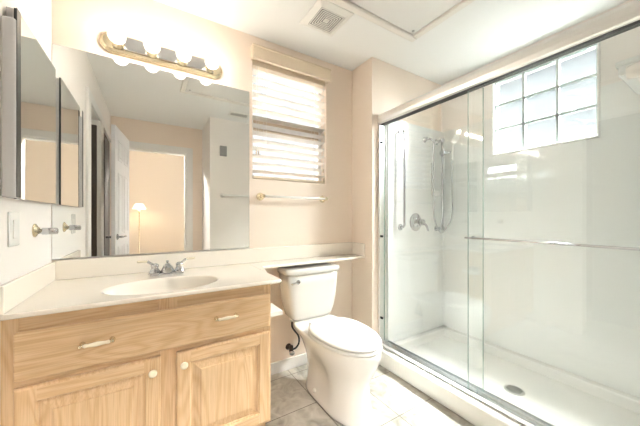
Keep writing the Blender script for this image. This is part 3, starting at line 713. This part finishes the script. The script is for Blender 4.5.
b = B(); box(b, (-0.172, YB - 0.046, 2.080), (0.348, YB - 0.0345, 2.152), 0.003); obj('polished_strip', b, M['chrome'], vl, 'polished strip behind the bulbs')
for k in range(4):
    x = -0.147 + k * 0.157 + 0.0; z = 2.103
    b = B(); lathe(b, [(0.030, 0), (0.030, 0.006), (0.021, 0.012), (0.020, 0.028), (0.016, 0.030)], (x, YB - 0.0465, z), (0, -1, 0), 24)
    sk = obj('bulb_socket', b, M['brass'], vl)
    b = B(); lathe(b, [(0.013, 0), (0.014, 0.008)] + [(0.041 * math.sin(a), 0.050 - 0.041 * math.cos(a)) for a in [0.4 + (PI - 0.4) * i / 12 for i in range(13)]], (x, YB - 0.074, z), (0, -1, 0), 24)
    obj('bulb', b, M['bulb'], vl)
    lamp('bulb_light', 'POINT', (x, YB - 0.124, z), 0.45, (1, 0.93, 0.87), radius=0.018)

# ---------------------------------------------------------------- ceiling fittings
fv = thing('exhaust_vent', (0.967, 1.48, ZC), 'square slotted exhaust fan cover on the ceiling near the blind window', 'ceiling vent')
b = B(); cx, cy = 0.967, 1.480
def sq(h, z): return [Vector((cx - h, cy - h, z)), Vector((cx + h, cy - h, z)), Vector((cx + h, cy + h, z)), Vector((cx - h, cy + h, z))]
loft(b, [sq(0.128, ZC - 0.0005), sq(0.126, ZC - 0.006), sq(0.088, ZC - 0.020), sq(0.086, ZC - 0.014), sq(0.010, ZC - 0.014)], True, True)
for f in b.faces: f.smooth = False
obj('cover', b, M['grille'], fv)
obj('cavity', bx((cx - 0.085, cy - 0.085, ZC - 0.0155), (cx + 0.085, cy + 0.085, ZC - 0.0142)), M['slot'], fv, 'dark gaps between the slots')
b = B()
for k in range(6):
    h = 0.083 - k * 0.0130; w = 0.0062
    box(b, (cx - h, cy - h, ZC - 0.019), (cx + h, cy - h + w, ZC - 0.0156)); box(b, (cx - h, cy + h - w, ZC - 0.019), (cx + h, cy + h, ZC - 0.0156))
    box(b, (cx - h, cy - h + w, ZC - 0.019), (cx - h + w, cy + h - w, ZC - 0.0156)); box(b, (cx + h - w, cy - h + w, ZC - 0.019), (cx + h, cy + h - w, ZC - 0.0156))
obj('grille', b, M['grille'], fv)
b = B(); box(b, (cx - 0.012, cy - 0.012, ZC - 0.022), (cx + 0.012, cy + 0.012, ZC - 0.0156), 0.002); obj('centre_cap', b, M['grille'], fv)
# attic hatch
hx0_, hx1_, hy0_, hy1_ = 0.301, 1.567, 0.723, 1.285
ah = thing('attic_hatch', (0.93, 1.0, ZC), 'white rectangular attic hatch with thin trim in the ceiling', 'ceiling hatch')
b = B(); w = 0.045
box(b, (hx0_ - w, hy0_ - w, ZC - 0.024), (hx1_ + w, hy0_, ZC - 0.0005), 0.008); box(b, (hx0_ - w, hy1_, ZC - 0.024), (hx1_ + w, hy1_ + w, ZC - 0.0005), 0.008)
box(b, (hx0_ - w, hy0_, ZC - 0.024), (hx0_, hy1_, ZC - 0.0005), 0.008); box(b, (hx1_, hy0_, ZC - 0.024), (hx1_ + w, hy1_, ZC - 0.0005), 0.008)
obj('trim_frame', b, M['hatch'], ah)
obj('panel', bx((hx0_ + 0.004, hy0_ + 0.004, ZC - 0.008), (hx1_ - 0.004, hy1_ - 0.004, ZC - 0.0005), 0.001), M['trim'], ah)
for x, y in ((hx1_ - 0.035, hy1_ - 0.03), (hx0_ + 0.04, hy0_ + 0.035)):
    b = B(); lathe(b, [(0.009, 0), (0.009, 0.004), (0.004, 0.006)], (x, y, ZC - 0.0082), (0, 0, -1), 14); obj('latch_screw', b, M['steel'], ah)
# supply register seen in the mirror
rg = thing('air_register', (0.94, 0.32, ZC), 'white slatted air register in the ceiling, seen in the mirror', 'ceiling vent')
b = B(); rx0, rx1, ry0, ry1 = 0.83, 1.08, 0.25, 0.40
box(b, (rx0, ry0, ZC - 0.010), (rx1, ry0 + 0.022, ZC - 0.0005), 0.002); box(b, (rx0, ry1 - 0.022, ZC - 0.010), (rx1, ry1, ZC - 0.0005), 0.002)
box(b, (rx0, ry0 + 0.022, ZC - 0.010), (rx0 + 0.022, ry1 - 0.022, ZC - 0.0005), 0.002); box(b, (rx1 - 0.022, ry0 + 0.022, ZC - 0.010), (rx1, ry1 - 0.022, ZC - 0.0005), 0.002)
obj('frame', b, M['grille'], rg)
obj('cavity', bx((rx0 + 0.022, ry0 + 0.022, ZC - 0.003), (rx1 - 0.022, ry1 - 0.022, ZC - 0.0005)), M['slot'], rg)
b = B()
for k in range(9): x = rx0 + 0.034 + k * 0.0225; box(b, (x, ry0 + 0.0222, ZC - 0.009), (x + 0.010, ry1 - 0.0222, ZC - 0.0035))
obj('slat', b, M['grille'], rg)

# ---------------------------------------------------------------- toilet
TX = 1.010
to = thing('toilet', (TX, 1.45, 0), 'white two piece toilet with closed seat between vanity and shower', 'toilet')
def egg(hw, yf, yb_, z, n=48, p=2.0, cx=TX, wide=0.56, dent=0):
    """plan ring: pointed-oval front at yf, squarer back at yb_"""
    ym = yf + (yb_ - yf) * wide; pts = []
    for i in range(n):
        t = 2 * PI * i / n; ct, st = math.cos(t), math.sin(t)
        e = 2.0 if st < 0 else p
        x = cx + hw * math.copysign(abs(ct) ** (2 / e), ct)
        y = ym + (ym - yf if st < 0 else yb_ - ym) * math.copysign(abs(st) ** (2 / e), st)
        if dent: x = cx + (x - cx) * (1 - dent * math.exp(-((y - 1.43) / 0.065) ** 2))
        pts.append(Vector((x, y, z)))
    return pts
b = B()
R_ = [(0.126, 1.120, 1.665, 0.0006, 5, .45, 0), (0.128, 1.116, 1.668, 0.012, 5, .45, 0), (0.124, 1.124, 1.665, 0.03, 5, .45, .04), (0.119, 1.138, 1.66, 0.07, 5, .42, .12), (0.116, 1.150, 1.66, 0.13, 5, .40, .20), (0.117, 1.152, 1.66, 0.18, 5, .40, .22), (0.124, 1.145, 1.66, 0.225, 5, .42, .18),
      (0.138, 1.122, 1.66, 0.27, 5, .46, .08), (0.156, 1.098, 1.665, 0.315, 4.5, .50, .02), (0.171, 1.080, 1.68, 0.355, 4, .54, 0), (0.180, 1.073, 1.72, 0.385, 4, .56, 0), (0.183, 1.070, 1.76, 0.405, 5, .56, 0), (0.181, 1.072, 1.76, 0.414, 5, .56, 0), (0.170, 1.084, 1.755, 0.418, 5, .56, 0)]
loft(b, [egg(hw, yf, yk, z, n=96, p=p, wide=w_, dent=dn_) for hw, yf, yk, z, p, w_, dn_ in R_])
obj('bowl', b, M['porcelain'], to)
b = B()
for s in (-1, 1): lathe(b, [(0.014, 0), (0.014, 0.006), (0.008, 0.013)], (TX + s * 0.116, 1.50, 0.05), (s, 0, 0.25), 16)
pieces('bolt_cap', b, M['plastic'], to)
def seat_rings(z0, h, sc=0.0, top=0.006):
    return [egg(0.176 - sc, 1.086 + sc, 1.575, z0, p=3), egg(0.182 - sc, 1.074 + sc, 1.578, z0 + 0.004, p=3), egg(0.182 - sc, 1.074 + sc, 1.578, z0 + h - 0.006, p=3), egg(0.175 - sc, 1.086 + sc, 1.574, z0 + h, p=3)]
b = B(); loft(b, seat_rings(0.4195, 0.018)); obj('seat', b, M['plastic'], to)
b = B(); loft(b, seat_rings(0.4420, 0.016, 0.003)[:3] + [egg(0.170, 1.090, 1.570, 0.4595, p=3), egg(0.12, 1.15, 1.53, 0.4630, p=2.6), egg(0.05, 1.25, 1.45, 0.4640, p=2.2)]); obj('seat_lid', b, M['plastic'], to)
b = B()
for s in (-1, 1): box(b, (TX + s * 0.075 - 0.02, 1.58, 0.419), (TX + s * 0.075 + 0.02, 1.615, 0.446), 0.006)
pieces('seat_hinge', b, M['plastic'], to)
# tank
def rr(hx_, y0, y1, z, ex=7, n=48):
    return ring(n, hx_, (y1 - y0) / 2, (TX, (y0 + y1) / 2, z), ex)
b = B(); loft(b, [rr(0.130, 1.735, 1.85, 0.4185), rr(0.150, 1.715, 1.865, 0.424), rr(0.168, 1.705, 1.870, 0.445), rr(0.185, 1.698, 1.872, 0.50), rr(0.200, 1.692, 1.873, 0.58), rr(0.209, 1.688, 1.873, 0.68), rr(0.213, 1.686, 1.873, 0.752)])
obj('tank', b, M['porcelain'], to)
b = B(); loft(b, [rr(0.218, 1.682, 1.876, 0.7525), rr(0.226, 1.676, 1.880, 0.758), rr(0.227, 1.675, 1.880, 0.780), rr(0.222, 1.680, 1.877, 0.790), rr(0.19, 1.70, 1.86, 0.7925)])
obj('tank_lid', b, M['porcelain'], to)
b = B(); hxp, hz = TX - 0.140, 0.705
lathe(b, [(0.015, 0), (0.015, 0.005), (0.010, 0.009), (0.009, 0.016)], (hxp, 1.6865, hz), (0, -1, 0), 18)
tube(b, [(hxp, 1.670, hz), (hxp - 0.02, 1.667, hz), (hxp - 0.060, 1.668, hz - 0.004)], [0.008, 0.006, 0.005], 12)
obj('flush_lever', b, M['chrome'], to, 'small chrome flush lever')
# supply line
sv = thing('supply_valve', (0.90, YB, 0.16), 'dark stop valve and braided hose on the wall beside the toilet', 'water valve')
b = B(); lathe(b, [(0.024, 0), (0.022, 0.004), (0.008, 0.008), (0.008, 0.04)], (0.895, YB - 0.0005, 0.170), (0, -1, 0), 18); lathe(b, [(0.014, -0.018), (0.016, 0), (0.014, 0.03), (0.009, 0.034)], (0.895, YB - 0.05, 0.165), (0, 0, 1), 16)
obj('valve_body', b, M['bronze'], sv)
b = B(); lathe(b, [(0.008, 0), (0.008, 0.012), (0.020, 0.014), (0.020, 0.022), (0.015, 0.026)], (0.895, YB - 0.062, 0.160), (-0.4, -0.85, -0.35), 14); obj('valve_knob', b, M['chrome'], sv)
b = B(); tube(b, smooth_path([(0.902, YB - 0.05, 0.166), (0.935, YB - 0.05, 0.172), (0.958, YB - 0.052, 0.205), (0.950, YB - 0.06, 0.26), (0.905, YB - 0.08, 0.32), (0.880, 1.80, 0.36), (0.878, 1.795, 0.405)], 6), 0.0068, 10); obj('hose', b, M['rubber'], sv)
b = B(); lathe(b, [(0.011, 0), (0.015, 0.002), (0.015, 0.014), (0.011, 0.018)], (0.878, 1.795, 0.398), n=14); obj('hose_nut', b, M['plastic'], sv)

# toilet paper holder on the cabinet side
th = thing('paper_holder', (0.54, 1.5, 0.6), 'white paper holder bracket on the side of the oak vanity cabinet', 'paper holder')
b = B(); box(b, (CX1 + 0.0005, 1.42, 0.612), (CX1 + 0.008, 1.55, 0.675), 0.003); obj('mount', b, M['chrome'], th)
b = B(); box(b, (CX1 + 0.008, 1.40, 0.612), (CX1 + 0.10, 1.56, 0.636), 0.003); obj('ledge', b, M['plastic'], th)
# ---------------------------------------------------------------- floor lamp in the bedroom
lp = thing('floor_lamp', (-0.24, -4.8, 0), 'lit bedroom floor lamp with a cream shade, seen in the mirror', 'lamp')
b = B(); lathe(b, [(0.13, 0), (0.13, 0.015), (0.03, 0.03), (0.012, 0.05), (0.010, 1.25), (0.02, 1.27), (0.03, 1.31), (0.012, 1.34), (0.012, 1.37)], (-0.24, -4.8, 0.0005), n=24); obj('lamp_pole', b, M['brass'], lp)
b = B(); lathe(b, [(0.155, 1.365), (0.085, 1.50), (0.083, 1.50), (0.152, 1.366)], (-0.24, -4.8, 0), n=32, cap0=False, cap1=False); obj('lamp_shade', b, M['shade'], lp, 'lit cream lamp shade')
lamp('floor_lamp_light', 'POINT', (-0.24, -4.8, 1.40), 1.6, (1, 0.78, 0.52), radius=0.04)
S.cycles.sample_clamp_indirect = 6
S.cycles.max_bounces = 14; S.cycles.transparent_max_bounces = 16; S.cycles.glossy_bounces = 8
